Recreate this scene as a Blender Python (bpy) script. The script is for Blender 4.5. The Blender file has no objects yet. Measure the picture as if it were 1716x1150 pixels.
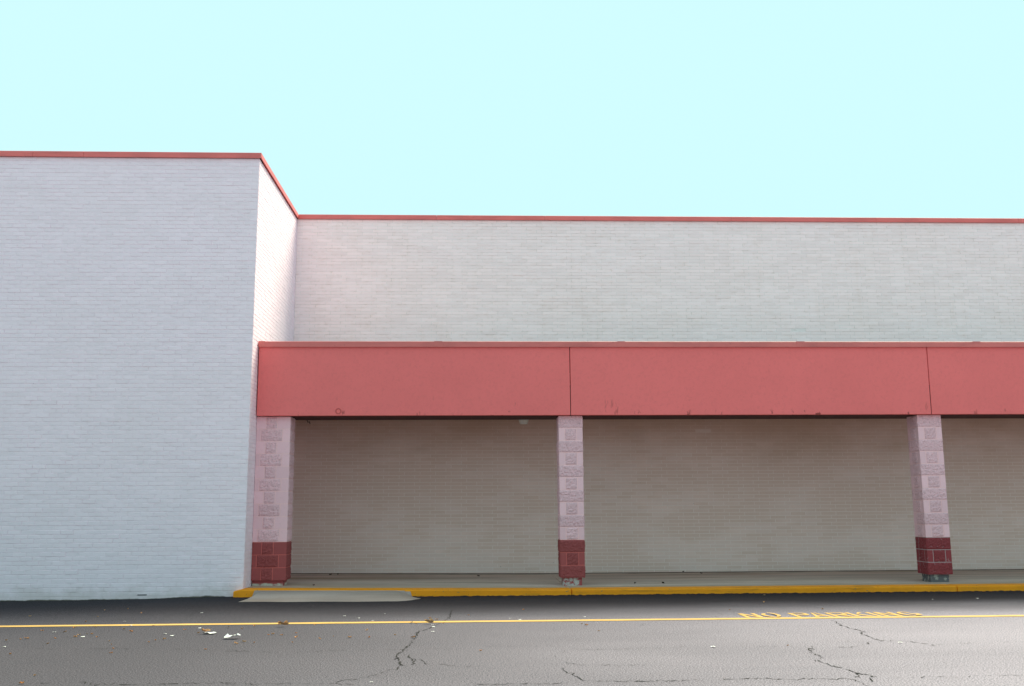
import bpy, bmesh, math, random
from mathutils import Vector, Matrix, noise
random.seed(11)
S = bpy.context.scene
C = S.collection

# ------------------------------------------------------------------ camera
CAM = Vector((0, 0, 1.41))
YAW, PIT, ROL = 0.0389286, 0.1645344, -0.0058938
fw = Vector((math.sin(YAW)*math.cos(PIT), math.cos(YAW)*math.cos(PIT), math.sin(PIT)))
rt = Vector((math.cos(YAW), -math.sin(YAW), 0))
up = rt.cross(fw)
R_ = math.cos(ROL)*rt + math.sin(ROL)*up
U_ = -math.sin(ROL)*rt + math.cos(ROL)*up
cd = bpy.data.cameras.new('camera'); cam = bpy.data.objects.new('camera', cd); C.objects.link(cam)
M = Matrix((R_, U_, -fw)).transposed().to_4x4(); M.translation = CAM
cam.matrix_world = M
cd.sensor_width = 36; cd.sensor_fit = 'HORIZONTAL'; cd.lens = 36*1627.44/1716
cd.clip_end = 1500
S.camera = cam

# ------------------------------------------------------------------ sky, sun, exposure
W = bpy.data.worlds.new('World'); S.world = W; W.use_nodes = True
bg = W.node_tree.nodes['Background']
bg.inputs['Color'].default_value = (0.635, 0.97, 0.995, 1)     # washed-out, even cyan sky
bg.inputs['Strength'].default_value = 0.71
SUN = Vector((0.39, 0.48, 0.79)).normalized()                # hazy sun, high on the right
sl = bpy.data.lights.new('sun', 'SUN'); sl.energy = 5.0; sl.angle = math.radians(42); sl.color = (1.0, 0.95, 0.70)
so = bpy.data.objects.new('sun', sl); C.objects.link(so)
so.rotation_euler = SUN.to_track_quat('Z', 'Y').to_euler(); so.location = SUN*60
S.view_settings.view_transform = 'Standard'; S.view_settings.look = 'None'
S.view_settings.exposure = 0.52; S.view_settings.gamma = 1.0; S.view_settings.use_curve_mapping = False
S.render.engine = 'CYCLES'
S.cycles.max_bounces = 8; S.cycles.diffuse_bounces = 6

# ------------------------------------------------------------------ material helper
class NT:
    def __init__(s, name, rough=0.8, spec=0.3):
        s.m = bpy.data.materials.new(name); s.m.use_nodes = True
        s.t = s.m.node_tree; s.b = s.t.nodes['Principled BSDF']
        s.b.inputs['Roughness'].default_value = rough
        s.b.inputs['Specular IOR Level'].default_value = spec
        s._co = None
    def n(s, typ, **k):
        nd = s.t.nodes.new('ShaderNode'+typ)
        for a, v in k.items(): setattr(nd, a, v)
        return nd
    def put(s, inp, v):
        if isinstance(v, bpy.types.NodeSocket): s.t.links.new(v, inp)
        elif isinstance(v, (tuple, list)) and len(v) == 3 and inp.type == 'RGBA': inp.default_value = (*v, 1)
        else: inp.default_value = v
    def pos(s):
        if s._co is None: s._co = s.n('NewGeometry').outputs['Position']
        return s._co
    def sep(s, i):
        x = s.n('SeparateXYZ'); s.put(x.inputs[0], s.pos()); return x.outputs[i]
    def noise(s, scale, detail=3, rough=0.55, stretch=None, dist=0.0):
        v = s.pos()
        if stretch:
            mp = s.n('VectorMath', operation='MULTIPLY'); s.put(mp.inputs[0], v); mp.inputs[1].default_value = stretch; v = mp.outputs[0]
        x = s.n('TexNoise'); s.put(x.inputs['Vector'], v)
        x.inputs['Scale'].default_value = scale; x.inputs['Detail'].default_value = detail
        x.inputs['Roughness'].default_value = rough; x.inputs['Distortion'].default_value = dist
        return x.outputs['Fac']
    def vor(s, scale, feature='F1'):
        x = s.n('TexVoronoi', feature=feature); s.put(x.inputs['Vector'], s.pos()); x.inputs['Scale'].default_value = scale
        return x
    def rng(s, v, a, b, c=0.0, d=1.0, smooth=True):
        x = s.n('MapRange', interpolation_type='SMOOTHSTEP' if smooth else 'LINEAR')
        s.put(x.inputs[0], v); 
        for i, q in zip((1, 2, 3, 4), (a, b, c, d)): x.inputs[i].default_value = q
        return x.outputs[0]
    def math(s, op, a, b=0.0):
        x = s.n('Math', operation=op); s.put(x.inputs[0], a); s.put(x.inputs[1], b); return x.outputs[0]
    def mix(s, f, a, b, mode='MIX'):
        x = s.n('Mix', data_type='RGBA', blend_type=mode)
        s.put(x.inputs[0], f); s.put(x.inputs[6], a); s.put(x.inputs[7], b); return x.outputs[2]
    def each(s):
        """a random number per object and per loose piece"""
        o = s.n('ObjectInfo').outputs['Random']; g = s.n('NewGeometry').outputs['Random Per Island']
        w = s.n('TexWhiteNoise', noise_dimensions='1D'); s.put(w.inputs['W'], s.math('ADD', o, g)); return w.outputs['Value']
    def bump(s, h, strength=0.3, dist=0.01):
        x = s.n('Bump'); x.inputs['Strength'].default_value = strength; x.inputs['Distance'].default_value = dist
        s.put(x.inputs['Height'], h); s.t.links.new(x.outputs[0], s.b.inputs['Normal'])
    def col(s, v): s.put(s.b.inputs['Base Color'], v); return s.m

def scale_col(c, k): return tuple(min(1, x*k) for x in c)

def mat_paint(name, c, dirt, amt=0.5, var=0.06, fleck=True, tar=False, blotch=None, brown_top=False):
    k = NT(name, 0.75, 0.25)
    e = k.each()
    col = k.mix(e, scale_col(c, 1-var), scale_col(c, 1+var*0.5))
    fine = k.noise(9, 5, 0.65, (1, 1, 3.0))
    col = k.mix(k.math('MULTIPLY', k.rng(fine, 0.45, 0.78), amt*0.6), col, dirt)
    big = k.noise(0.55, 4, 0.6, (1, 1, 2.2))
    col = k.mix(k.math('MULTIPLY', k.rng(big, 0.42, 0.80, smooth=False), amt*0.30), col, dirt)
    run = k.noise(3.2, 4, 0.65, (1.6, 1.6, 0.22))
    col = k.mix(k.math('MULTIPLY', k.rng(run, 0.52, 0.78), amt*0.22), col, dirt)
    if blotch:                              # brick faces where the coat has worn dusty brown
        msk = k.noise(0.75, 2, 0.5, (1, 1, 2.6))
        q = k.math('ADD', k.math('MULTIPLY', k.math('SUBTRACT', e, 0.5), 0.22), msk)
        col = k.mix(k.rng(q, 0.34, 0.60), col, blotch)
    if brown_top:                               # ragged browner, darker tone toward the top of the wall
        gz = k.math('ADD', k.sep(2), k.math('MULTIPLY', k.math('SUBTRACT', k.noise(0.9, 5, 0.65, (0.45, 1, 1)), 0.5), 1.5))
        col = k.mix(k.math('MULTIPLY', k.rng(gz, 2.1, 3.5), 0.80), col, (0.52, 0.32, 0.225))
    if fleck:
        sp = k.vor(5.5); r = k.rng(sp.outputs['Distance'], 0.02, 0.05, 1, 0)
        g = k.rng(k.noise(3.1, 1), 0.62, 0.66)
        col = k.mix(k.math('MULTIPLY', k.math('MULTIPLY', r, g), 0.75), col, (0.06, 0.045, 0.035))
    if tar:                                 # sealer brushed up the foot of the wall
        z = k.sep(2); nz = k.noise(3.5, 4, 0.6)
        t = k.math('ADD', z, k.math('MULTIPLY', nz, -0.05))
        x = k.rng(k.sep(0), -5.1, -4.4)
        x2 = k.rng(k.sep(0), -3.75, -3.95)
        t = k.math('SUBTRACT', t, k.math('MULTIPLY', k.math('MULTIPLY', x, x2), 0.035))
        col = k.mix(k.rng(t, -0.028, -0.046), col, (0.02, 0.02, 0.022))
        low = k.rng(k.math('ADD', z, k.math('MULTIPLY', k.noise(4, 3), 0.5)), 0.5, 0.18)
        col = k.mix(k.math('MULTIPLY', low, 0.35), col, (0.36, 0.29, 0.22))
    k.bump(k.noise(60, 3), 0.12, 0.01)
    return k.col(col)

WHITE = (0.94, 0.765, 0.85)
m_wing = mat_paint('painted_brick', WHITE, (0.60, 0.53, 0.52), 0.30, 0.035, tar=True)
m_wing_joint = mat_paint('painted_joint', scale_col(WHITE, 0.98), (0.5, 0.42, 0.38), 0.3, 0.0, False, tar=True)
m_hall = mat_paint('weathered_painted_brick', (0.97, 0.79, 0.81), (0.76, 0.54, 0.46), 0.40, 0.05)
m_hall_joint = mat_paint('weathered_joint', (0.89, 0.78, 0.79), (0.36, 0.25, 0.19), 0.85, 0.0, False)
m_shel = mat_paint('sheltered_painted_brick', (0.95, 0.69, 0.635), (0.76, 0.56, 0.49), 0.30, 0.05, blotch=(0.85, 0.595, 0.525), brown_top=True)
m_shel_joint = mat_paint('sheltered_joint', (0.98, 0.77, 0.73), (0.66, 0.50, 0.43), 0.35, 0.0, False, brown_top=True)

def mat_metal(name, c):
    k = NT(name, 0.45, 0.4)
    col = k.mix(k.rng(k.noise(1.7, 4, 0.6, (1, 1, 4)), 0.35, 0.75), c, scale_col(c, 0.80))
    col = k.mix(k.math('MULTIPLY', k.rng(k.noise(25, 3), 0.62, 0.72), 0.35), col, scale_col(c, 0.5))
    return k.col(col)
m_coping = mat_metal('red_coping_metal', (0.78, 0.165, 0.155))
m_ccoping = mat_metal('red_canopy_metal', (0.70, 0.165, 0.155))

def mat_fascia():
    k = NT('red_stucco', 0.85, 0.2); c = (0.92, 0.195, 0.195)
    col = k.mix(k.rng(k.noise(0.9, 4, 0.6), 0.35, 0.7), c, scale_col(c, 0.95))
    col = k.mix(k.math('MULTIPLY', k.rng(k.noise(22, 4, 0.75), 0.45, 0.75), 0.4), col, scale_col(c, 0.78))
    # rust blooms and drips along the lower edge
    z = k.sep(2)
    near = k.rng(z, 2.89, 2.99, 1, 0)
    d = k.rng(k.noise(7.5, 4, 0.6, (1, 1, 0.55)), 0.60, 0.66)
    run = k.rng(k.noise(0.8, 2), 0.40, 0.55)
    col = k.mix(k.math('MULTIPLY', k.math('MULTIPLY', near, d), k.math('MULTIPLY', run, 0.8)), col, (0.16, 0.03, 0.025))
    near2 = k.rng(z, 2.95, 3.25, 1, 0)
    d2 = k.rng(k.noise(5.3, 3, 0.6, (1, 1, 0.35)), 0.65, 0.71)
    col = k.mix(k.math('MULTIPLY', k.math('MULTIPLY', near2, d2), 0.45), col, (0.22, 0.045, 0.03))
    k.bump(k.noise(110, 3, 0.6), 0.35, 0.012)
    return k.col(col)
m_fascia = mat_fascia()
def flat(name, c, rough=0.8, spec=0.3, var=0.12, scale=6, bump=0.0):
    k = NT(name, rough, spec)
    col = k.mix(k.rng(k.noise(scale, 4, 0.6), 0.3, 0.7), scale_col(c, 1+var*0.5), scale_col(c, 1-var))
    if bump: k.bump(k.noise(90, 3, 0.6), bump, 0.01)
    return k.col(col)
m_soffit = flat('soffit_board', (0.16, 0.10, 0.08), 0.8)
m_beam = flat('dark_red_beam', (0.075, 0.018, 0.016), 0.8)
m_patch = flat('patch_paint', (0.58, 0.105, 0.10), 0.8)
m_groove = flat('joint_sealant', (0.14, 0.03, 0.03), 0.8)

def mat_block(name, c, split, chips=None):
    k = NT(name, 0.85, 0.2)
    e = k.each()
    col = k.mix(e, scale_col(c, 0.93), scale_col(c, 1.05))
    if split:
        n1 = k.noise(38, 5, 0.7)
        col = k.mix(k.rng(n1, 0.40, 0.66), col, scale_col(c, 0.82))
        k.bump(k.math('ADD', k.noise(30, 5, 0.7), k.math('MULTIPLY', k.noise(75, 3), 0.5)), 0.9, 0.02)
    else:
        col = k.mix(k.math('MULTIPLY', k.rng(k.noise(20, 4, 0.7), 0.5, 0.75), 0.35), col, scale_col(c, 0.8))
        k.bump(k.noise(120, 3), 0.25, 0.006)
    if chips:
        col = k.mix(k.math('MULTIPLY', k.rng(k.noise(16, 4, 0.7), 0.60, 0.66), 0.6), col, chips)
    return k.col(col)
PINK = (0.90, 0.545, 0.605); RED = (0.36, 0.084, 0.088)
m_pink = mat_block('pink_block_paint', PINK, False); m_pinks = mat_block('pink_split_face', PINK, True)
m_red = mat_block('dark_red_block_paint', RED, False); m_reds = mat_block('dark_red_split_face', RED, True)
m_red3 = mat_block('dimmed_red_block_paint', (0.30, 0.055, 0.065), False, (0.45, 0.38, 0.40)); m_red3s = mat_block('dimmed_red_split_face', (0.30, 0.055, 0.065), True, (0.40, 0.3, 0.32))  # right column's dark red, toned down to paint in the dimmer light there
m_pinkj = mat_block('pink_joint', (0.97, 0.60, 0.62), False); m_redj = mat_block('red_joint', (0.62, 0.15, 0.14), False); m_redj3 = mat_block('pale_red_joint', (0.45, 0.33, 0.35), False)
def mat_chip(name, c, chip, lo, hi, zlim=None):
    k = NT(name, 0.85, 0.2)
    f = k.rng(k.noise(14, 5, 0.7), lo, hi)
    if zlim: f = k.math('MULTIPLY', k.rng(k.math('ADD', k.sep(2), k.math('MULTIPLY', k.noise(22, 3), 0.05)), zlim[0], zlim[1]), k.rng(k.noise(5, 2), 0.35, 0.5))
    col = k.mix(f, c, k.mix(k.noise(30, 3), chip, scale_col(chip, 0.55)))
    k.bump(f, 0.5, -0.01)
    return k.col(col)
m_pl1 = mat_chip('chipped_red_plinth', RED, (0.75, 0.68, 0.58), 0.6, 0.62, (0.20, 0.185))
m_pl2 = mat_chip('flaking_plinth', RED, (0.62, 0.56, 0.54), 0.46, 0.50)
m_pl3 = mat_chip('bare_concrete_plinth', (0.13, 0.12, 0.13), (0.50, 0.46, 0.42), 0.52, 0.60)

def mat_asphalt():
    k = NT('asphalt', 0.9, 0.12)
    y = k.sep(1)
    wob = k.math('MULTIPLY', k.math('SUBTRACT', k.noise(0.35, 4, 0.6, (0.6, 1, 1)), 0.5), 1.6)
    yy = k.math('ADD', y, wob)
    worn = k.mix(k.rng(k.noise(0.6, 5, 0.65, (0.35, 1, 1)), 0.35, 0.7), (0.328, 0.287, 0.340), (0.282, 0.248, 0.296))
    fresh = k.mix(k.noise(1.2, 4), (0.038, 0.031, 0.038), (0.027, 0.023, 0.029))
    # dark seal coat beside the building; the wing's shade painted in across the left
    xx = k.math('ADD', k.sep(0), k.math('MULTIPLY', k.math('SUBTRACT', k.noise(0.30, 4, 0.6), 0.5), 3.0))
    left_shade = k.mix(k.noise(1.2, 4), (0.085, 0.075, 0.090), (0.070, 0.063, 0.077))
    worn = k.mix(k.math('MULTIPLY', k.rng(xx, 7.0, -4.0), k.rng(yy, 5.0, 8.5)), worn, left_shade)  # painted shade stops toward the camera, leaving that ground pale to bounce light
    col = k.mix(k.rng(yy, 12.0, 14.6), worn, fresh)
    # aggregate: pale and dark stones in the binder
    g = k.noise(70, 3, 0.8)
    col = k.mix(k.math('MULTIPLY', k.rng(g, 0.50, 0.62), 0.8), col, k.mix(1.0, col, (1.7, 1.65, 1.6), 'MULTIPLY'))
    col = k.mix(k.math('MULTIPLY', k.rng(g, 0.50, 0.40), 0.95), col, k.mix(1.0, col, (0.32, 0.32, 0.34), 'MULTIPLY'))
    v = k.noise(42, 3, 0.8)
    col = k.mix(k.math('MULTIPLY', k.rng(v, 0.56, 0.68), 0.35), col, k.mix(1.0, col, (0.5, 0.5, 0.5), 'MULTIPLY'))
    k.bump(k.math('ADD', g, k.noise(42, 3)), 0.6, 0.012)
    return k.col(col)
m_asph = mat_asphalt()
def mat_concrete(name, c, rust=0.5, edge=None):
    k = NT(name, 0.8, 0.3)
    col = k.mix(k.rng(k.noise(1.1, 5, 0.6, (0.3, 1.6, 1)), 0.3, 0.7), c, scale_col(c, 0.70))
    col = k.mix(k.math('MULTIPLY', k.rng(k.noise(0.8, 5, 0.65, (0.25, 2.2, 1)), 0.50, 0.68), rust), col, (0.30, 0.16, 0.085))
    col = k.mix(k.math('MULTIPLY', k.rng(k.noise(30, 4, 0.7), 0.5, 0.7), 0.35), col, scale_col(c, 0.6))
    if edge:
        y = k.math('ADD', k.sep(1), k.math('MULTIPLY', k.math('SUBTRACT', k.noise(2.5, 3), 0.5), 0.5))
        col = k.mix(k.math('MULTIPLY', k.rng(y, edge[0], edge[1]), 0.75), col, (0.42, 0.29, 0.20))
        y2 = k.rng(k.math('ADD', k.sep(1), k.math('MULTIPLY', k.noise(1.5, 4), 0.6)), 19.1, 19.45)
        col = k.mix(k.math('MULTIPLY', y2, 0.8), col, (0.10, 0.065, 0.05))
    k.bump(k.noise(70, 3), 0.25, 0.006)
    return k.col(col)
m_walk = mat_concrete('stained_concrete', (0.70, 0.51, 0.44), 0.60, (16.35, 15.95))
m_ramp = mat_concrete('ramp_concrete', (0.44, 0.335, 0.305), 0.30)
def mat_yellow(name, c, wear, zlow=None):
    k = NT(name, 0.6, 0.35)
    col = k.mix(k.rng(k.noise(3, 4), 0.3, 0.7), c, scale_col(c, 0.88))
    f = k.rng(k.noise(28, 5, 0.75, (1, 1, 1)), 0.60, 0.68)
    col = k.mix(k.math('MULTIPLY', f, wear), col, (0.12, 0.08, 0.04))
    if zlow is not None:
        sc = k.rng(k.noise(2.4, 5, 0.7, (0.5, 1, 5)), 0.56, 0.66)
        col = k.mix(k.math('MULTIPLY', sc, 0.45), col, (0.45, 0.17, 0.01))
        ch = k.rng(k.noise(19, 5, 0.7, (0.6, 1, 1)), 0.64, 0.67)
        col = k.mix(k.math('MULTIPLY', ch, 0.8), col, (0.20, 0.15, 0.10))
        d = k.rng(k.math('ADD', k.sep(2), k.math('MULTIPLY', k.noise(9, 4, 0.7), -0.05)), zlow, zlow-0.012)
        col = k.mix(d, col, (0.025, 0.024, 0.026))
    k.bump(k.noise(60, 3), 0.25, 0.008)
    return k.col(col)
m_kerb = mat_yellow('yellow_kerb_paint', (0.98, 0.32, 0.002), 0.5, -0.012)
m_line = mat_yellow('yellow_road_paint', (0.72, 0.41, 0.11), 0.85)
m_crack = flat('crack_gap', (0.012, 0.011, 0.011), 0.9)
m_lens = flat('frosted_lens', (0.70, 0.66, 0.60), 0.35, 0.5, 0.05)
m_dark = flat('dark_metal', (0.03, 0.028, 0.027), 0.6)
m_roof = flat('roof_membrane', (0.30, 0.29, 0.28), 0.9)
def mat_leaf():
    k = NT('dry_leaf', 0.7, 0.3)
    e = k.each()
    return k.col(k.mix(e, (0.62, 0.24, 0.07), (0.42, 0.26, 0.14)))
m_leaf = mat_leaf()
m_crumb = flat('dark_leaf_crumb', (0.05, 0.028, 0.016), 0.9)
m_paper = flat('white_paper', (0.85, 0.82, 0.80), 0.8, 0.2, 0.05)

# ------------------------------------------------------------------ object helpers
def link(name, mesh, parent=None, loc=(0, 0, 0), rot=(0, 0, 0)):
    o = bpy.data.objects.new(name, mesh); C.objects.link(o)
    o.location = loc; o.rotation_euler = rot
    if parent: o.parent = parent
    return o
def empty(name, loc=(0, 0, 0)):
    o = bpy.data.objects.new(name, None); C.objects.link(o); o.location = loc; o.empty_display_size = 0.2
    return o
def tag(o, label=None, cat=None, group=None, kind=None):
    if label: o['label'] = label
    if cat: o['category'] = cat
    if group: o['group'] = group
    if kind: o['kind'] = kind
    return o
class MB:
    def __init__(s): s.v = []; s.f = []; s.mi = []
    def add(s, v, f, mi=0):
        o = len(s.v); s.v += [tuple(p) for p in v]; s.f += [tuple(i+o for i in q) for q in f]; s.mi += [mi]*len(f)
    def box(s, x0, x1, y0, y1, z0, z1, mi=0):
        v = [(x, y, z) for z in (z0, z1) for y in (y0, y1) for x in (x0, x1)]
        s.add(v, [(0, 2, 3, 1), (4, 5, 7, 6), (0, 1, 5, 4), (2, 6, 7, 3), (0, 4, 6, 2), (1, 3, 7, 5)], mi)
    def mesh(s, name, *mats):
        m = bpy.data.meshes.new(name); m.from_pydata(s.v, [], s.f)
        for t in mats: m.materials.append(t)
        m.polygons.foreach_set('material_index', s.mi)
        m.update(); return m
    def bevel(s, name, r, *mats):
        m = s.mesh(name, *mats); bm = bmesh.new(); bm.from_mesh(m)
        bmesh.ops.bevel(bm, geom=bm.edges[:], offset=r, segments=2, affect='EDGES', profile=0.6)
        bm.to_mesh(m); bm.free(); return m

# picture position of a world point (only used to choose which bricks are built singly)
LENS = 1627.44
def seen(p):
    d = p - CAM; t = d.dot(fw)
    x = 858 + LENS*d.dot(R_)/t; y = 575 - LENS*d.dot(U_)/t
    if not (-20 < x < 1736 and -20 < y < 1170): return False
    return True

XL, YL, YB = -3.615, 15.76, 19.277          # corner of the wing, its front, the hall's front
ZC, ZT = 7.172, 7.266                        # coping underside and top
FY = 16.16                                   # canopy face
FZ0, FZ1 = 2.875, 4.03                       # fascia bottom and top

# ------------------------------------------------------------------ ground
def ztop(x):
    return 0.09 + 0.042*min(1, max(0, (1.2-x)/4.8))
def zroad(x):
    a = 0.018*max(0, 1-abs(x+3.5)/2.2)
    return a - 0.024*min(1, max(0, (-3.7-x)/2.5))
g = MB()
xs = [-300, -60, -20, -9, -7, -6.2, -5.6, -5, -4.4, -3.9, -3.5, -3.0, -2.5, -2, -1.3, 0, 3, 8, 20, 60, 300]
ys = [-300, -60, -10, 4, 9, 11, 12.5, 13.5, 14.3, 14.8, 15.2, 15.6, 16.0, 17, 22, 60, 300]
def fade(y): return min(1, max(0, (y-12.5)/3.0))
for y in ys:
    for x in xs: g.v.append((x, y, zroad(x)*fade(y)))
nx = len(xs)
for j in range(len(ys)-1):
    for i in range(nx-1):
        a = j*nx+i; g.f.append((a, a+1, a+nx+1, a+nx)); g.mi.append(0)
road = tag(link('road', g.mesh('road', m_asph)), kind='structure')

def rz(x, y): return zroad(x)*fade(y)

# sidewalk and kerb
def strip(name, x0, x1, y0, y1, mat, extra=()):
    b = MB(); xx = sorted({x0, x1, *[q for q in (1.2,) if x0 < q < x1]})
    n = len(xx)
    for x in xx:
        z = ztop(x)
        b.v += [(x, y0, -0.15), (x, y0, z), (x, y1, z), (x, y1, -0.15)]
    for i in range(n-1):
        a = i*4; c = a+4
        for q in ((a, c, c+1, a+1), (a+1, c+1, c+2, a+2), (a+2, c+2, c+3, a+3), (a+3, c+3, c, a)):
            b.f.append(q); b.mi.append(0)
    b.f += [(0, 1, 2, 3), tuple(reversed([(n-1)*4+i for i in range(4)]))]; b.mi += [0, 0]
    return b
KY0, KY1 = 15.57, 15.93
walk = empty('sidewalk', (0, 0, 0)); tag(walk, kind='structure')
ends = [XL+0.004, 1.47, 7.62, 13.8, 20]
for a, b_ in zip(ends, ends[1:]):
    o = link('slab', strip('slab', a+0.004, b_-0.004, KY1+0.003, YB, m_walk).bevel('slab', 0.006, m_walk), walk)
kerb = empty('kerb', (0, 0, 0)); tag(kerb, kind='structure')
kends = [-3.74, 1.52, 7.66, 13.9, 20]
for i, (a, b_) in enumerate(zip(kends, kends[1:])):
    k = strip('kerb_segment', a+0.004, b_-0.004, KY0, KY1, m_kerb)
    if i == 0:                                # the end that wraps the wing's corner stops at its wall
        k = MB()
        for x in (a, XL+0.002, 1.2, b_-0.004):
            z = ztop(x) - (0.03 if x == a else 0)
            yb = YL-0.012 if x == a else KY1
            k.v += [(x, KY0+(0.06 if x == a else 0), -0.15), (x, KY0+(0.06 if x == a else 0), z), (x, yb, z), (x, yb, -0.15)]
        for i2 in range(3):
            p = i2*4; c = p+4
            for q in ((p, c, c+1, p+1), (p+1, c+1, c+2, p+2), (p+2, c+2, c+3, p+3), (p+3, c+3, c, p)): k.f.append(q); k.mi.append(0)
        k.f += [(0, 1, 2, 3), (15, 14, 13, 12)]; k.mi += [0, 0]
    o = link('kerb_segment', k.bevel('kerb_segment', 0.018, m_kerb), kerb)

# concrete ramp up to the kerb
r = MB(); N = 24
top0, top1, bot0, bot1 = -3.40, -1.00, -3.47, -0.82
rows = []
for j in range(7):
    t = j/6
    for i in range(N+1):
        s = i/N
        xt = top0 + (top1-top0)*s; xb = bot0 + (bot1-bot0)*s
        x = xt + (xb-xt)*t
        e = max(0.0, (s-0.86)/0.14)
        yb = 14.86 + 0.42*e**2.2 + 0.02*math.sin(s*17)
        yt = KY0+0.01
        y = yt + (yb-yt)*t
        zt = ztop(x)-0.010; zb = rz(x, y)+0.004
        side = min(1, s*24, (1-s)*12)
        z = zb + (zt-zb)*((1-t)**0.9)*(side**0.5 if t > 0 else 1)
        r.v.append((x, y, z))
for j in range(6):
    for i in range(N):
        a = j*(N+1)+i; r.f.append((a, a+N+1, a+N+2, a+1)); r.mi.append(0)
rim = [j*(N+1) for j in range(7)] + [6*(N+1)+i for i in range(1, N+1)] + [j*(N+1)+N for j in range(5, -1, -1)] + [i for i in range(N-1, 0, -1)]
base = len(r.v)
for q in rim: r.v.append((r.v[q][0], r.v[q][1], -0.1))
for i in range(len(rim)):
    j = (i+1) % len(rim); r.f.append((rim[j], rim[i], base+i, base+j)); r.mi.append(0)
ramp = tag(link('ramp', r.mesh('ramp', m_ramp)), kind='structure')

# ------------------------------------------------------------------ bricks
def brick_mesh(L, h, dep=0.022, bv=0.0022):
    """front faces -Y; origin at the centre of the front face"""
    b = MB(); a, c = L/2, h/2
    ring = lambda ix, y: [(-a+ix, y, -c+ix), (a-ix, y, -c+ix), (a-ix, y, c-ix), (-a+ix, y, c-ix)]
    b.v += ring(0, dep) + ring(0, bv) + ring(bv, 0)
    for o in (0, 4):
        for i in range(4):
            j = (i+1) % 4; b.f.append((o+i, o+j, o+4+j, o+4+i))
    b.f.append((8, 9, 10, 11)); b.mi += [0]*9
    return b
mesh_cache = {}
def layout(u0, u1, z0, z1, BL, CH, J, off, rnd):
    """running bond: list of (u centre, z centre, length)"""
    out = []; n = int(round((z1-z0)/CH)); ch = (z1-z0)/n
    for r_ in range(n):
        u = u0 - BL*2 + (off if r_ % 2 else 0) + rnd.uniform(-0.004, 0.004)
        zc = z0 + (r_+0.5)*ch
        while u < u1:
            a, b = max(u, u0), min(u+BL, u1)
            if b-a > 0.035: out.append(((a+b)/2, zc, b-a-J, ch-J))
            u += BL
    return out
def place(bricks, org, along_y, wall, mat, n_single, score, jit, rnd):
    """the n_single that show largest become objects, the rest one joined part"""
    ev = []
    for (u, z, L, h) in bricks:
        j = rnd.gauss(0, jit) + (rnd.random() < 0.06)*jit*1.6
        if along_y: p = Vector((org + j, u, z)); 
        else: p = Vector((u, org - j, z))
        ev.append((score(p), u, z, L, h, p))
    ev.sort(key=lambda q: -q[0])
    single = [e for e in ev[:n_single] if e[0] > 0]
    rest = ev[len(single):]
    rot = (0, 0, math.pi/2) if along_y else (0, 0, 0)
    for e in single:
        key = (round(e[3], 2), round(e[4], 3), mat.name)
        if key not in mesh_cache: mesh_cache[key] = brick_mesh(e[3], e[4]).mesh('brick', mat)
        o = link('brick', mesh_cache[key], wall, e[5], (0, rnd.gauss(0, 0.0012), rot[2]))
    b = MB()
    for e in rest:
        q = brick_mesh(e[3], e[4])
        if along_y: vs = [(e[5].x - y, e[5].y + x, e[5].z + z) for x, y, z in q.v]
        else: vs = [(e[5].x + x, e[5].y + y, e[5].z + z) for x, y, z in q.v]
        b.add(vs, q.f)
    o = link('brickwork', b.mesh('brickwork', mat), wall); o['kind'] = 'stuff'
    return o
rnd = random.Random(5)
D = 0.0045                                    # joints lie this far behind the brick faces

# --- the tall projecting wing on the left
wing = tag(empty('brick_wing', (-8, 20, 0)), 'white painted brick store wing projecting forward at the left, with a narrow red roof edge', 'building')
def child(name, mesh, par, loc=(0, 0, 0)):
    o = link(name, mesh, par, loc); o.matrix_parent_inverse = par.matrix_world.inverted(); return o
bpy.context.view_layer.update()
b = MB(); b.box(-14, XL-D, YL+D, YL+20, -0.3, ZC); 
ww = child('wall', b.mesh('wall', m_wing_joint), wing)
bpy.context.view_layer.update()
def sc_front(p):
    if not seen(p): return 0
    d = p-CAM; return abs(d.y)/d.length**3
place(layout(-14, XL-0.001, -0.105, ZC-0.003, 0.2032, 0.0677, 0.0085, 0.1016, rnd), YL, False, ww, m_wing, 290, sc_front, 0.0011, rnd)
place(layout(YL+0.012, YL+10, -0.105, ZC-0.003, 0.2032, 0.0677, 0.0085, 0.1016, rnd), XL, True, ww, m_wing, 0, lambda p: 0, 0.0008, rnd)

def coping_run(par, seams, axis, fix, out, x0, x1, back, mat):
    """sheet-metal edge with a drip lip, in lengths that meet at seams"""
    pts = [x0]+list(seams)+[x1]
    for a, c in zip(pts, pts[1:]):
        b = MB()
        A, Cc = a+0.0025, c-0.0025
        prof = [(fix-out, ZC), (fix-out, ZT-0.006), (fix-out+0.006, ZT), (fix+back, ZT), (fix+back, ZC+0.03), (fix+0.004, ZC+0.03), (fix-out+0.012, ZC+0.012), (fix-out+0.004, ZC-0.004), (fix-out-0.008, ZC-0.006), (fix-out-0.008, ZC+0.002)]
        n = len(prof)
        for t in (A, Cc):
            for (d, z) in prof: b.v.append((t, d, z) if axis == 'x' else (-d, t, z))
        fl = [(i, (i+1) % n, n+(i+1) % n, n+i) for i in range(n)]
        if axis == 'y': fl = [tuple(reversed(q)) for q in fl]
        b.f += fl + [tuple(reversed(range(n))), tuple(range(n, 2*n))]; b.mi += [0]*(n+2)
        child('coping', b.mesh('coping', mat), par)
coping_run(wing, [-10.4, -7.355, -6.524], 'x', YL, 0.030, -14, XL+0.030, 0.35, m_coping)
coping_run(wing, [], 'y', -XL, 0.030, YL+0.005, YL+10, 0.35, m_coping)
b = MB(); b.box(-13.9, XL-0.36, YL+0.36, YL+19.9, ZC+0.003, ZC+0.02); child('roof', b.mesh('roof', m_roof), wing)
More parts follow.
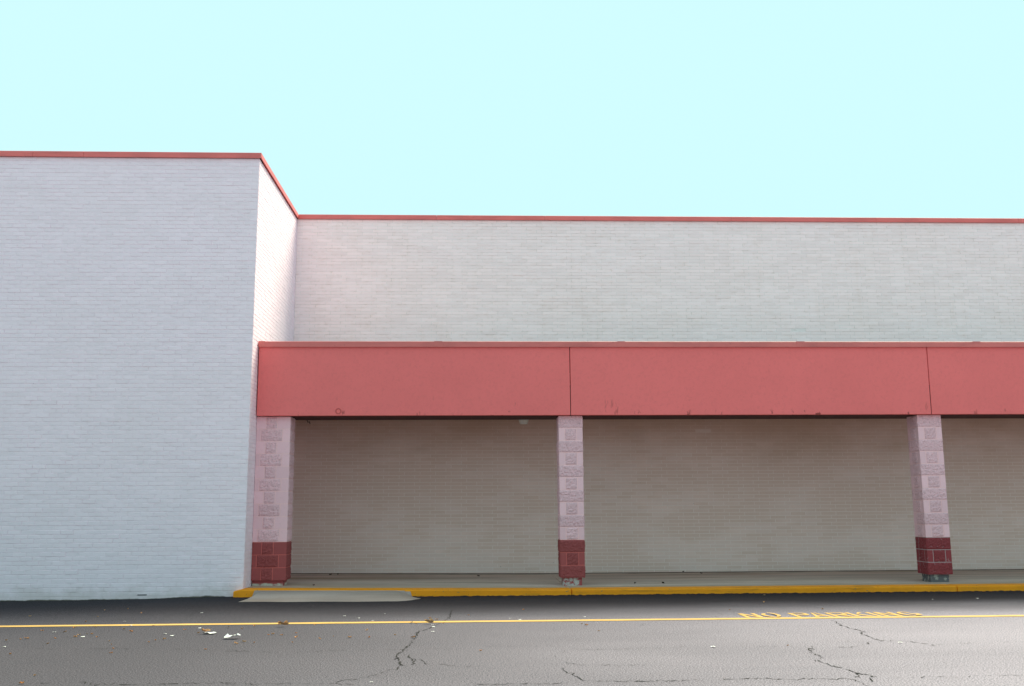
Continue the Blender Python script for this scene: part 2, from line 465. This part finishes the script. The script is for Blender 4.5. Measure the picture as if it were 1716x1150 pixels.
b = MB(); b.box(-5.24, -5.10, YL-0.006, YL+0.01, 0.045, 0.058); child('vent_slot', b.mesh('vent_slot', m_dark), wing)

# --- the long recessed hall
hall = tag(empty('brick_hall', (6, 25, 0)), 'long recessed white painted brick store front behind the red canopy', 'building')
bpy.context.view_layer.update()
ZS = 3.62
b = MB(); b.box(XL-0.002, 20, YB+0.002, YB+16, -0.3, ZS); wl = child('wall', b.mesh('wall', m_shel_joint), hall)
b = MB(); b.box(XL-0.002, 20, YB+D, YB+16, ZS, ZC); wu = child('wall', b.mesh('wall', m_hall_joint), hall)
bpy.context.view_layer.update()
PIL = [(XL, -3.057), (1.408, 1.809), (7.535, 7.943)]
def sc_hall(p):
    if not seen(p): return 0
    d = p-CAM; t = 16.16/d.y; q = CAM+d*t
    if FZ0-0.1 < q.z < 4.13: return 0
    if q.z <= FZ0-0.1:
        t = 16.4/d.y; q = CAM+d*t
        if any(a-0.1 < q.x < b_+0.1 for a, b_ in PIL): return 0
    return abs(d.y)/d.length**3
lo = layout(XL+0.003, 20, 0.0, ZS, 0.3048, 0.0677, 0.0095, 0.1016, rnd)
place(lo, YB, False, wl, m_shel, 290, sc_hall, 0.0006, rnd)
place(layout(XL+0.003, 20, ZS, ZC-0.003, 0.3048, 0.0677, 0.0085, 0.1016, rnd), YB, False, wu, m_hall, 0, lambda p: 0, 0.0012, rnd)
coping_run(hall, [-0.777, 1.441, 2.254, 5.309, 8.36, 11.4, 14.4], 'x', YB, 0.030, XL+0.034, 20, 0.35, m_coping)
b = MB(); b.box(XL+0.04, 19.9, YB+0.36, YB+15.9, ZC+0.003, ZC+0.02); child('roof', b.mesh('roof', m_roof), hall)

# ------------------------------------------------------------------ canopy
can = tag(empty('canopy', (5, 17.5, 2.9)), 'wide red stucco canopy band running along the recessed store front', 'canopy')
bpy.context.view_layer.update()
pj = [XL+0.012, 1.605, 7.745, 13.9, 20]
for i, (a, c) in enumerate(zip(pj, pj[1:])):
    b = MB(); b.box(a+0.006, c-0.006, FY, FY+0.10, FZ0, FZ1)
    child('fascia_panel', b.bevel('fascia_panel', 0.008, m_fascia), can)
b = MB(); b.box(XL+0.02, 20, FY+0.012, FY+0.92, FZ0+0.004, FZ0+0.5); child('beam', b.mesh('beam', m_beam), can)
b = MB(); b.box(XL+0.02, 20, FY+0.92, YB-0.008, 3.16, 3.22); child('soffit', b.mesh('soffit', m_soffit), can)
b = MB(); b.box(XL+0.02, 20, FY+0.11, YB-0.008, FZ1-0.03, FZ1+0.02); child('roof', b.mesh('roof', m_roof), can)
b = MB()
prof = [(FY-0.028, FZ1), (FY-0.028, 4.112), (FY-0.02, 4.118), (FY+0.22, 4.118), (FY+0.22, FZ1+0.02), (FY-0.004, FZ1+0.02), (FY-0.010, FZ1-0.004), (FY-0.036, FZ1-0.008), (FY-0.036, FZ1+0.004)]
n = len(prof)
for t in (XL+0.012, 20): b.v += [(t, y, z) for y, z in prof]
b.f += [(i, (i+1) % n, n+(i+1) % n, n+i) for i in range(n)] + [tuple(reversed(range(n))), tuple(range(n, 2*n))]; b.mi += [0]*(n+2)
cc = child('coping', b.mesh('coping', m_ccoping), can)
bpy.context.view_layer.update()
for a, c in ((-3.598, -3.5), (-0.678, -0.546), (2.414, 2.544), (5.481, 5.62), (8.545, 8.675), (11.6, 11.73)):
    b = MB(); b.box(a, c, FY-0.0315, FY+0.1, FZ1+0.005, 4.1215)
    child('splice_plate', b.mesh('splice_plate', m_ccoping), cc)
# round patched hole low on the fascia
b = MB(); n = 18
for k in range(n):
    t = 2*math.pi*k/n
    for rr, yy in ((0.052, FY), (0.047, FY-0.006), (0.036, FY-0.006), (0.031, FY)): b.v.append((-2.257+rr*math.cos(t), yy, 2.95+rr*math.sin(t)))
for k in range(n):
    q = (k+1) % n
    for i in range(3): b.f.append((k*4+i, q*4+i, q*4+i+1, k*4+i+1)); b.mi.append(0)
child('patch_ring', b.mesh('patch_ring', m_patch), can)
# light fixture hung from the soffit
lt = tag(empty('canopy_light', (0.878, 17.38, 3.16)), 'small frosted light fixture hanging under the canopy left of the middle column', 'light fixture')
bpy.context.view_layer.update()
def frustum(r0, r1, z0, z1, n=16, ry=1.0):
    b = MB()
    for r_, z in ((r0, z0), (r1, z1)):
        for k in range(n): b.v.append((r_*math.cos(2*math.pi*k/n), ry*r_*math.sin(2*math.pi*k/n), z))
    for k in range(n): q = (k+1) % n; b.f.append((k, q, n+q, n+k)); b.mi.append(0)
    b.f += [tuple(reversed(range(n))), tuple(range(n, 2*n))]; b.mi += [0, 0]
    return b
q = link('lens', frustum(0.068, 0.102, -0.335, -0.22).bevel('lens', 0.008, m_lens), lt)
q = link('housing', frustum(0.11, 0.11, -0.219, 0.0).mesh('housing', m_dark), lt)
wr = bpy.data.curves.new('wire_curve', 'CURVE'); wr.dimensions = '3D'; wr.bevel_depth = 0.008; sp = wr.splines.new('POLY')
wp = [(-3.36, 3.12), (-3.35, 3.075), (-3.30, 3.07), (-3.285, 3.03), (-3.25, 3.035), (-3.24, 2.995)]
sp.points.add(len(wp)-1)
for pnt, (x, z) in zip(sp.points, wp): pnt.co = (x, YB-0.012, z, 1)
tmp = bpy.data.objects.new('tmp', wr); C.objects.link(tmp)
bpy.context.view_layer.update()
wm = bpy.data.meshes.new_from_object(tmp.evaluated_get(bpy.context.evaluated_depsgraph_get())); bpy.data.objects.remove(tmp)
wm.materials.clear(); wm.materials.append(m_dark)
tag(link('loose_wire', wm), 'short dark bent wire on the brick wall under the canopy beside the left column', 'wire')

# ------------------------------------------------------------------ columns
CZ0, CZ1 = 0.213, 2.868
CH = (CZ1-CZ0)/13
PY0, PY1 = 16.258, 16.665
def block(w, d, h, rough, seed, bulge=0.011):
    """w x d x h, origin at centre of its base; the sides named in rough (f l r b) are split stone"""
    b = MB()
    def face(o, ux, uy, nrm, W_, H_, rg):
        if not rg:
            b.add([o, o+ux*W_, o+ux*W_+uy*H_, o+uy*H_], [(0, 1, 2, 3)]); return
        nx_, nz_ = max(5, int(W_/0.021)), 9
        vs = []
        for j in range(nz_+1):
            for i in range(nx_+1):
                p = o + ux*(W_*i/nx_) + uy*(H_*j/nz_)
                e = 0 if i in (0, nx_) or j in (0, nz_) else 1
                k = noise.noise(Vector((p.x*40+seed*3.1, p.y*40, p.z*40+seed)))
                vs.append(p + nrm*(e*max(0.0025, bulge*0.75 + bulge*k*1.2)))
        fs = [(j*(nx_+1)+i, j*(nx_+1)+i+1, (j+1)*(nx_+1)+i+1, (j+1)*(nx_+1)+i) for j in range(nz_) for i in range(nx_)]
        b.add(vs, fs, 1)
    X, Y, Z = Vector((1, 0, 0)), Vector((0, 1, 0)), Vector((0, 0, 1))
    face(Vector((-w/2, -d/2, 0)), X, Z, -Y, w, h, 'f' in rough)
    face(Vector((w/2, d/2, 0)), -X, Z, Y, w, h, 'b' in rough)
    face(Vector((w/2, -d/2, 0)), Y, Z, X, d, h, 'r' in rough)
    face(Vector((-w/2, d/2, 0)), -Y, Z, -X, d, h, 'l' in rough)
    face(Vector((-w/2, d/2, 0)), X, -Y, -Z, w, d, False)
    face(Vector((-w/2, -d/2, h)), X, Y, Z, w, d, False)
    return b
G_ = 0.012
def column(x0, x1, label, kind, mats, plinth):
    (mp, mps, mr, mrs, mjp, mjr) = mats
    cx, cy = (x0+x1)/2, (PY0+PY1)/2
    root = tag(empty('column', (cx, cy, ztop(cx))), label, 'column', 'block columns under the canopy')
    bpy.context.view_layer.update()
    zsplit = CZ0+3*CH
    for z0, z1, m in ((CZ0, zsplit, mjr), (zsplit, CZ1, mjp)):       # mortar
        b = MB(); b.box(x0+0.0025, x1-0.0025, PY0+0.0025, PY1-0.0025, z0+(0.004 if z0 == CZ0 else 0), z1); child('mortar', b.mesh('mortar', m), root)
    cache = {}
    def put(xa, xb, ya, yb, r_, rough, z):
        pink = r_ >= 3
        w, d = xb-xa-G_*(0.5 if (xa == x0 or xb == x1) else 1), yb-ya-G_*(0.5 if (ya == PY0 or yb == PY1) else 1)
        xm = (xa+xb)/2 - (G_/4 if xa == x0 and xb != x1 else (-G_/4 if xb == x1 and xa != x0 else 0))
        ym = (ya+yb)/2 - (G_/4 if ya == PY0 and yb != PY1 else (-G_/4 if yb == PY1 and ya != PY0 else 0))
        if xa == x0 and xb == x1: w = xb-xa
        if ya == PY0 and yb == PY1: d = yb-ya
        var = random.randint(0, 2)
        key = (round(w, 3), round(d, 3), rough, pink, var)
        if key not in cache:
            cache[key] = block(w, d, CH-G_, rough, var*7+hash(rough) % 3 if False else var*7).mesh('block', mp if pink else mr, mps if pink else mrs)
        child('split_face_block' if rough else 'smooth_block', cache[key], root, (xm, ym, z+G_/2))
    for r_ in range(13):
        z = CZ0+r_*CH; full = (r_ % 2 == 0)
        if kind == 'free':
            if full:
                put(x0, x1, PY0, PY0+0.30, r_, 'flr', z); put(x0, x1, PY0+0.30, PY1, r_, 'blr' if r_ % 4 else 'b', z)
            else:
                q = 0.10
                for xa, xb in ((x0, x0+q), (x1-q, x1)):
                    put(xa, xb, PY0, PY0+q, r_, '', z); put(xa, xb, PY1-q, PY1, r_, '', z)
                put(x0+q, x1-q, PY0, PY0+q, r_, 'f', z); put(x0+q, x1-q, PY1-q, PY1, r_, 'b', z)
                put(x0, x0+q, PY0+q, PY1-q, r_, 'l', z); put(x1-q, x1, PY0+q, PY1-q, r_, 'r', z)
        else:
            W_ = x1-x0
            s = [0.155/0.56, 0.345/0.56] if full else [0.075/0.56, 0.435/0.56]
            put(x0, x0+W_*s[0], PY0, PY1, r_, '', z)
            put(x0+W_*s[0], x0+W_*s[1], PY0, PY1, r_, 'f', z)
            put(x0+W_*s[1], x1, PY0, PY1, r_, 'r', z)
    b = MB(); i = 0.045
    xl = x0+(0.004 if kind != 'free' else i)
    b.box(xl, x1-i, PY0+i, PY1-i, 0.05, CZ0+0.003)
    child('plinth', b.bevel('plinth', 0.012, plinth), root)
    return root
A = (m_pink, m_pinks, m_red, m_reds, m_pinkj, m_redj)
A3 = (m_pink, m_pinks, m_red3, m_red3s, m_pinkj, m_redj3)
column(XL+0.004, -3.057, 'wide pink and dark red block column built against the side wall of the brick wing', 'wall', A, m_pl1)
column(1.408, 1.809, 'slim pink and dark red block column in the middle, on a flaking white plinth', 'free', A, m_pl2)
column(7.535, 7.943, 'pink and dark red block column on a bare grey plinth near the right edge', 'free', A3, m_pl3)

# ------------------------------------------------------------------ road paint
LY0, LY1 = 12.175, 12.325
b = MB()
xx = [-40+i*0.25 for i in range(321)]
for x in xx:
    for y in (LY0, LY1):
        b.v.append((x, y + random.gauss(0, 0.004), rz(x, y)+0.004))
for i in range(len(xx)-1): b.f.append((2*i, 2*i+2, 2*i+3, 2*i+1)); b.mi.append(0)
tag(link('fire_lane_line', b.mesh('fire_lane_line', m_line)), 'long thin yellow line painted across the whole asphalt lane', 'road marking')
H_ = 0.45; ST = 0.050
def poly(*p): return p
def letter(ch, w):
    h = H_; s = ST; g_ = 0.0
    if ch == 'N': return [[(0, 0), (s, 0), (s, h), (0, h)], [(w-s, 0), (w, 0), (w, h), (w-s, h)], [(0.002, h), (w-s*1.05, 0), (w-.002, 0), (s*1.05, h)]]
    if ch == 'I': return [[(0, 0), (s, 0), (s, h), (0, h)]]
    if ch == 'P': return [[(0, 0), (s, 0), (s, h), (0, h)], [(s+.012, h-s*.85), (w-s, h-s*.85), (w, h-s), (w-s*.6, h), (s+.012, h)], [(w-s, h-s*.85-.004), (w-s, h*.56), (w, h*.58), (w, h-s-.004)], [(s+.012, h*.42), (w-s*.6, h*.42), (w, h*.575), (w-s, h*.555), (s+.012, h*.555)]]
    if ch == 'R': return letter('P', w) + [[(s+.03, h*.41), (s+.095, h*.41), (w, 0), (w-s*1.1, 0)]]
    if ch == 'A': return [[(0, 0), (s, 0), (w*.5-.006, h), (w*.5-s*.6, h)], [(w-s, 0), (w, 0), (w*.5+s*.6, h), (w*.5+.006, h)], [(w*.30, h*.24), (w*.70, h*.24), (w*.63, h*.38), (w*.37, h*.38)]]
    if ch == 'K': return [[(0, 0), (s, 0), (s, h), (0, h)], [(s+.01, h*.40), (s+.05, h*.56), (w, h), (w-s*1.2, h)], [(s+.03, h*.50), (s+.075, h*.60), (w, 0), (w-s*1.15, 0)]]
    def ring(a0, a1, n, r0=s):
        o = []
        for i in range(n):
            t0, t1 = math.radians(a0+(a1-a0)*i/n), math.radians(a0+(a1-a0)*(i+1)/n)
            e = lambda t, k: (w/2+(w/2-k)*math.cos(t), h/2+(h/2-k*.9)*math.sin(t))
            o.append([e(t0, 0), e(t1, 0), e(t1, s), e(t0, s)])
        return o
    if ch == 'O': return ring(97, 263, 10)+ring(-83, 83, 10)
    if ch == 'G': return ring(40, 320, 15)+[[(w-s, h*.12), (w, h*.12), (w, h*.46), (w-s, h*.46)], [(w*.5, h*.34), (w-s-.002, h*.34), (w-s-.002, h*.46), (w*.5, h*.46)]]
tx = tag(empty('road_lettering', (4.5, 12.345, 0)), 'yellow stencilled words NO PARKING on the asphalt above the line', 'road marking')
bpy.context.view_layer.update()
for ch, a, c in (('N', 3.385, 3.60), ('O', 3.645, 3.86), ('P', 4.03, 4.255), ('A', 4.255, 4.475), ('R', 4.515, 4.745), ('K', 4.775, 5.005), ('I', 5.045, 5.10), ('N', 5.145, 5.365), ('G', 5.405, 5.635)):
    b = MB()
    for qi, pl in enumerate(letter(ch, c-a)):
        ar = sum(pl[i][0]*pl[(i+1) % len(pl)][1]-pl[(i+1) % len(pl)][0]*pl[i][1] for i in range(len(pl)))
        if ar < 0: pl = pl[::-1]
        b.add([(x, y, 0.0005*qi) for x, y in pl], [tuple(range(len(pl)))])
    child('letter', b.mesh('letter', m_line), tx, (a, 12.345, 0.004))

# ------------------------------------------------------------------ cracks
CRACKS = [(1.0, [(4.338, 12.006), (4.261, 11.568), (4.258, 11.366), (4.269, 11.154), (4.286, 11.042), (4.248, 10.845), (4.196, 10.775), (4.189, 10.6), (4.18, 10.39), (4.172, 10.187)]), (0.8, [(4.172, 10.187), (4.328, 10.201), (4.413, 10.141), (4.469, 10.058), (4.524, 9.977), (4.569, 9.897), (4.552, 9.823)]), (0.55, [(4.624, 9.88), (4.742, 9.934), (4.86, 9.95), (5.044, 9.986), (5.252, 9.995), (5.575, 10.021)]), (0.4, [(4.172, 10.187), (4.024, 10.147), (3.888, 10.131), (3.759, 10.181)]), (0.7, [(4.014, 10.121), (3.899, 9.951), (3.79, 9.835), (3.675, 9.771), (3.579, 9.754)]), (0.5, [(2.691, 9.947), (2.861, 9.909), (3.036, 9.895), (3.183, 9.847), (3.34, 9.834)]), (1.0, [(3.361, 9.869), (3.273, 9.719), (3.203, 9.491), (3.208, 9.356), (3.182, 9.164), (3.119, 9.033), (3.08, 9.016)]), (1.0, [(3.112, 9.013), (3.106, 8.794), (3.153, 8.619), (3.177, 8.479), (3.201, 8.344), (3.241, 8.255), (3.28, 8.184)]), (0.9, [(3.28, 8.184), (3.211, 8.089), (3.161, 7.931)]), (0.9, [(3.201, 8.344), (3.143, 8.177), (3.089, 8.098)]), (0.7, [(2.009, 8.119), (2.25, 8.142), (2.43, 8.104), (2.589, 8.052), (2.733, 8.091), (2.888, 8.112), (3.017, 8.062), (3.043, 7.98), (3.054, 7.861), (3.059, 7.769)]), (0.6, [(3.411, 8.091), (3.533, 8.099), (3.72, 8.118), (3.946, 8.094), (4.181, 8.144), (4.516, 8.162)]), (0.5, [(5.737, 12.9), (5.769, 12.559), (5.761, 12.298)]), (0.5, [(7.739, 14.174), (7.741, 13.989), (7.76, 13.858)]), (0.8, [(-0.306, 13.539), (-0.316, 12.997), (-0.349, 12.499), (-0.396, 12.221), (-0.469, 11.871), (-0.539, 11.541), (-0.625, 11.419)]), (1.1, [(-0.625, 11.419), (-0.637, 10.932), (-0.644, 10.58), (-0.669, 10.252), (-0.698, 9.885), (-0.741, 9.656), (-0.741, 9.545), (-0.674, 9.22), (-0.636, 9.036)]), (0.7, [(-0.636, 9.036), (-0.692, 8.828), (-0.746, 8.74), (-0.807, 8.564), (-0.91, 8.399), (-1.004, 8.322), (-1.073, 8.286), (-1.117, 8.184)]), (0.9, [(-0.663, 9.65), (-0.589, 9.424), (-0.551, 9.211), (-0.552, 9.109)]), (0.8, [(-0.56, 9.368), (-0.479, 9.257), (-0.422, 9.1)]), (0.5, [(-2.451, 10.082), (-2.22, 10.004), (-1.993, 9.927), (-1.829, 9.891), (-1.669, 9.878), (-1.506, 9.948), (-1.334, 9.982), (-1.157, 9.98), (-0.931, 10.023), (-0.731, 9.983), (-0.482, 9.988), (-0.304, 9.973), (0.054, 10.068)]), (0.6, [(-1.994, 8.246), (-1.77, 8.214), (-1.548, 8.182), (-1.333, 8.183), (-1.114, 8.167), (-0.969, 8.157)]), (0.45, [(-0.422, 9.1), (-0.274, 9.039), (-0.128, 8.93), (0.08, 8.943)]), (0.6, [(-0.044, 8.171), (-0.015, 8.089), (0.071, 8.004)]), (0.5, [(0.029, 10.145), (0.238, 10.128), (0.465, 10.11), (0.641, 10.132), (0.796, 10.095), (0.886, 9.933), (1.051, 9.862), (1.221, 9.848), (1.387, 9.812), (1.552, 9.88), (1.681, 9.929), (1.845, 9.881), (2.029, 9.937), (2.248, 9.979)]), (0.5, [(2.769, 9.902), (2.984, 9.885)]), (0.6, [(0.741, 9.412), (0.79, 9.601), (0.862, 9.762)]), (0.6, [(0.768, 9.255), (0.815, 9.151), (0.843, 9.031), (0.949, 8.928), (1.133, 8.914), (1.329, 8.88), (1.5, 8.886), (1.649, 8.856), (1.774, 8.866)]), (0.8, [(0.76, 8.802), (0.769, 8.649), (0.803, 8.533), (0.834, 8.404), (0.856, 8.336), (0.86, 8.239), (0.874, 8.174), (1.005, 8.149), (1.142, 8.123), (1.419, 8.096), (1.698, 8.083), (1.84, 8.089)]), (0.7, [(0.023, 8.05), (0.23, 8.05), (0.437, 8.051), (0.644, 8.036), (0.744, 8.067)]), (0.6, [(3.095, 13.757), (3.221, 13.676), (3.165, 13.344), (3.179, 13.022), (3.159, 12.758)]), (0.5, [(3.036, 12.534), (3.031, 12.252)]), (1.0, [(1.413, 15.399), (1.374, 14.848), (1.3, 14.466)]), (0.5, [(2.006, 11.864), (1.948, 11.651)]), (0.5, [(-4.409, 10.336), (-4.252, 10.301), (-4.097, 10.311), (-3.934, 10.298), (-3.738, 10.283), (-3.57, 10.347), (-3.458, 10.206)]), (0.6, [(-3.012, 10.192), (-2.806, 10.133), (-2.661, 10.121), (-2.463, 10.021), (-2.265, 9.973), (-2.064, 9.906)]), (0.8, [(-3.221, 8.376), (-3.115, 8.333), (-2.975, 8.266), (-2.827, 8.242), (-2.65, 8.243), (-2.476, 8.252), (-2.274, 8.259), (-2.1, 8.275), (-1.911, 8.233)]), (0.6, [(-3.535, 8.377), (-3.416, 8.355)]), (0.6, [(-3.746, 12.75), (-3.669, 12.625), (-3.564, 12.401)]), (0.6, [(-3.748, 14.077), (-3.722, 13.668), (-3.753, 13.476), (-3.687, 13.097)]), (0.6, [(-3.317, 14.695), (-3.214, 14.392), (-3.207, 14.026)])]
LEAVES = [(-4.99, 10.93), (-4.89, 11.04), (-4.84, 11.07), (-4.49, 9.94), (-3.65, 8.32), (-4.97, 11.76), (-4.43, 10.64), (-4.54, 11.08), (-4.65, 11.61), (-4.7, 12.0), (-4.36, 11.17), (-4.39, 11.35), (-4.34, 11.44), (-4.27, 11.4), (-4.48, 12.06), (-4.12, 11.15), (-4.87, 13.17), (-3.86, 10.8), (-3.74, 10.53), (-3.62, 10.25), (-3.53, 9.94), (-4.06, 11.81), (-3.91, 11.6), (-4.44, 13.54), (-4.8, 12.59), (-3.82, 12.11), (-3.41, 10.68), (-3.39, 10.84), (-3.32, 10.92), (-3.34, 11.72), (-3.09, 11.39), (-2.67, 10.12), (-2.88, 11.88), (-2.69, 11.74), (-2.41, 10.63), (-2.46, 10.5), (-2.29, 10.57), (-2.6, 11.97), (-2.27, 11.18), (-3.71, 8.7), (-5.81, 13.34), (-5.09, 14.0), (-4.8, 14.07), (-2.23, 11.23), (-2.12, 11.14), (-1.92, 10.94), (-1.99, 11.3), (-1.65, 10.81), (-1.53, 10.98), (-1.34, 10.87), (-1.22, 11.47), (-1.13, 10.86), (-2.35, 12.18), (-1.9, 12.05), (-1.89, 10.52), (-0.87, 11.05), (-0.66, 10.82), (-0.76, 12.16), (-0.7, 12.07), (-0.47, 12.45), (-0.37, 12.06), (-0.56, 12.62), (-0.08, 12.91), (0.66, 13.49), (1.31, 11.74), (1.39, 11.2), (1.27, 11.86), (0.06, 9.82), (3.39, 13.21), (4.14, 14.16), (4.46, 15.23), (4.64, 13.2), (3.11, 9.91)]
FLECKS = [(-4.78, 11.63), (-4.29, 11.2), (-4.12, 12.2), (-3.46, 11.38), (-3.33, 11.21), (-4.8, 10.48), (-4.34, 12.63), (-3.21, 11.87), (-3.62, 13.46), (-1.18, 13.2), (-1.46, 12.74), (-1.67, 12.96), (-0.5, 11.93), (-0.48, 11.75), (-0.47, 11.31), (0.45, 12.52), (0.56, 12.38), (-1.26, 12.43), (-0.83, 8.2), (1.39, 12.61), (2.36, 9.9), (6.69, 14.36), (7.39, 14.43), (4.31, 10.05)]
CRUMBS = [(-2.68, 18.65), (-2.56, 18.77), (-2.6, 16.23), (0.07, 18.32), (-1.83, 19.45), (4.03, 19.11), (4.28, 18.65), (2.67, 16.51), (3.13, 16.46)]
rc = random.Random(3)
bpy.context.view_layer.update()
for w, pl in CRACKS:
    pts = []
    for (p, q) in zip(pl, pl[1:]):
        d = math.hypot(q[0]-p[0], q[1]-p[1]); n = max(2, int(d/0.03))
        for i in range(n): pts.append((p[0]+(q[0]-p[0])*i/n, p[1]+(q[1]-p[1])*i/n))
    pts.append(pl[-1])
    pts = [(x+rc.gauss(0, 0.012), y+rc.gauss(0, 0.026)) for x, y in pts]
    b = MB(); prev = None
    for i, (x, y) in enumerate(pts):
        x2, y2 = pts[min(i+1, len(pts)-1)]; x1, y1 = pts[max(i-1, 0)]
        dx, dy = x2-x1, y2-y1; l = math.hypot(dx, dy) or 1
        hw = (w if w > 0.65 else w*0.7)*0.0054*max(0.10, rc.gauss(0.75, 0.6))
        nx_, ny_ = -dy/l*hw, dx/l*hw*1.6
        b.v += [(x+nx_, y+ny_, rz(x, y)+0.003), (x-nx_, y-ny_, rz(x, y)+0.003)]
        if i and rc.random() > (0.30 if w < 0.65 else 0.05):
            k = 2*i; b.f.append((k-2, k-1, k+1, k)); b.mi.append(0)
    if b.f: link('crack', b.mesh('crack', m_crack), road)

# ------------------------------------------------------------------ litter
def leaf_mesh(seed, L, Wd, mat):
    rr = random.Random(seed); b = MB(); n = 4
    for i in range(n+1):
        t = i/n; x = (t-0.5)*L; hw = Wd*0.5*math.sin(math.pi*min(0.97, max(0.06, t)))*rr.uniform(0.8, 1.15)
        z = 0.006 + 0.012*rr.random()*(0.4+abs(t-0.5))
        b.v += [(x, -hw, z+rr.uniform(0.002, 0.02)), (x, 0, z), (x, hw, z+rr.uniform(0.004, 0.024))]
    for i in range(n):
        for k in range(2):
            a = i*3+k; b.f.append((a, a+3, a+4, a+1)); b.mi.append(0)
    return b.mesh('dry_leaf', mat)
lm = [leaf_mesh(i, 0.045+0.012*(i % 3), 0.032+0.008*(i % 2), m_leaf) for i in range(6)]
for i, (x, y) in enumerate(LEAVES):
    o = link('dry_leaf', lm[i % 6], None, (x, y, rz(x, y)+0.002), (rc.gauss(0, 0.12), rc.gauss(0, 0.12), rc.gauss(0, 0.6)))
    k = rc.uniform(0.4, 0.75); o.scale = (k, k, k)
    tag(o, 'small dry orange brown leaf scrap lying on the asphalt lane', 'leaf', 'dry leaf scraps on the asphalt')
cm = [leaf_mesh(20+i, 0.05, 0.04, m_crumb) for i in range(2)]
for i, (x, y) in enumerate(CRUMBS):
    o = link('dead_leaf', cm[i % 2], None, (x, y, ztop(x)+0.002), (0, 0, rc.uniform(0, 6)))
    tag(o, 'small dark dead leaf lying on the concrete walk under the canopy', 'leaf', 'dead leaves on the walk')
def sheet(seed, L, Wd, amp, nx_=7, ny_=4):
    rr = random.Random(seed); b = MB()
    for j in range(ny_+1):
        for i in range(nx_+1):
            u, v = i/nx_-0.5, j/ny_-0.5
            ed = (abs(u) > 0.49) or (abs(v) > 0.49)
            b.v.append((u*L+(rr.gauss(0, L*0.035)), v*Wd+rr.gauss(0, Wd*0.05), 0.004+amp*abs(noise.noise(Vector((u*4+seed, v*4, seed))))*2.0+(amp*rr.random()*0.5 if ed else 0)))
    for j in range(ny_):
        for i in range(nx_):
            a = j*(nx_+1)+i; b.f.append((a, a+1, a+nx_+2, a+nx_+1)); b.mi.append(0)
    return b
fm = [sheet(30+i, 0.05, 0.04, 0.008, 3, 2).mesh('paper_fleck', m_paper) for i in range(3)]
for i, (x, y) in enumerate(FLECKS):
    o = link('paper_fleck', fm[i % 3], None, (x, y, rz(x, y)+0.002), (0, 0, rc.uniform(-0.4, 0.4)))
    k = rc.uniform(0.45, 0.9); o.scale = (k, k, k)
    tag(o, 'tiny white paper fleck lying on the asphalt lane', 'paper scrap', 'paper flecks on the asphalt')
o = link('paper_scrap', sheet(3, 0.16, 0.08, 0.026).mesh('paper_scrap', m_paper), None, (-2.602, 10.917, 0.003), (0.0, -0.10, 0.1))
o.location.z = 0.02
tag(o, 'crumpled white paper with raised corners, larger of two sheets on the asphalt', 'paper scrap')
o = link('paper_scrap', sheet(8, 0.13, 0.10, 0.016).mesh('paper_scrap', m_paper), None, (-2.96, 11.36, 0.003), (0, 0, -0.2))
tag(o, 'flat dirty white paper scrap with brown leaves on it, near the yellow line', 'paper scrap')
for dx, dy, s, a in ((-0.03, -0.02, 1.3, 0.3), (0.0, 0.03, 1.1, 1.2)):
    o = link('dry_leaf', lm[1], None, (-2.98+dx, 11.36+dy, 0.022), (0.1, 0.1, a)); o.scale = (s, s, s)
    tag(o, 'curled brown leaf resting on the flat dirty paper scrap', 'leaf', 'leaves on the dirty paper')
for (x, y, s, a) in ((-2.26, 11.93, 1.8, 0.2), (-0.55, 12.02, 1.7, 0.4)):
    o = link('dry_leaf', lm[2], None, (x, y, 0.005), (0.1, 0.15, a)); o.scale = (s, s, s*1.3)
    tag(o, 'larger curled brown leaf on the asphalt by the yellow line' + (', left of the crack' if x < -1 else ', where the crack crosses'), 'leaf', 'larger leaves by the line')
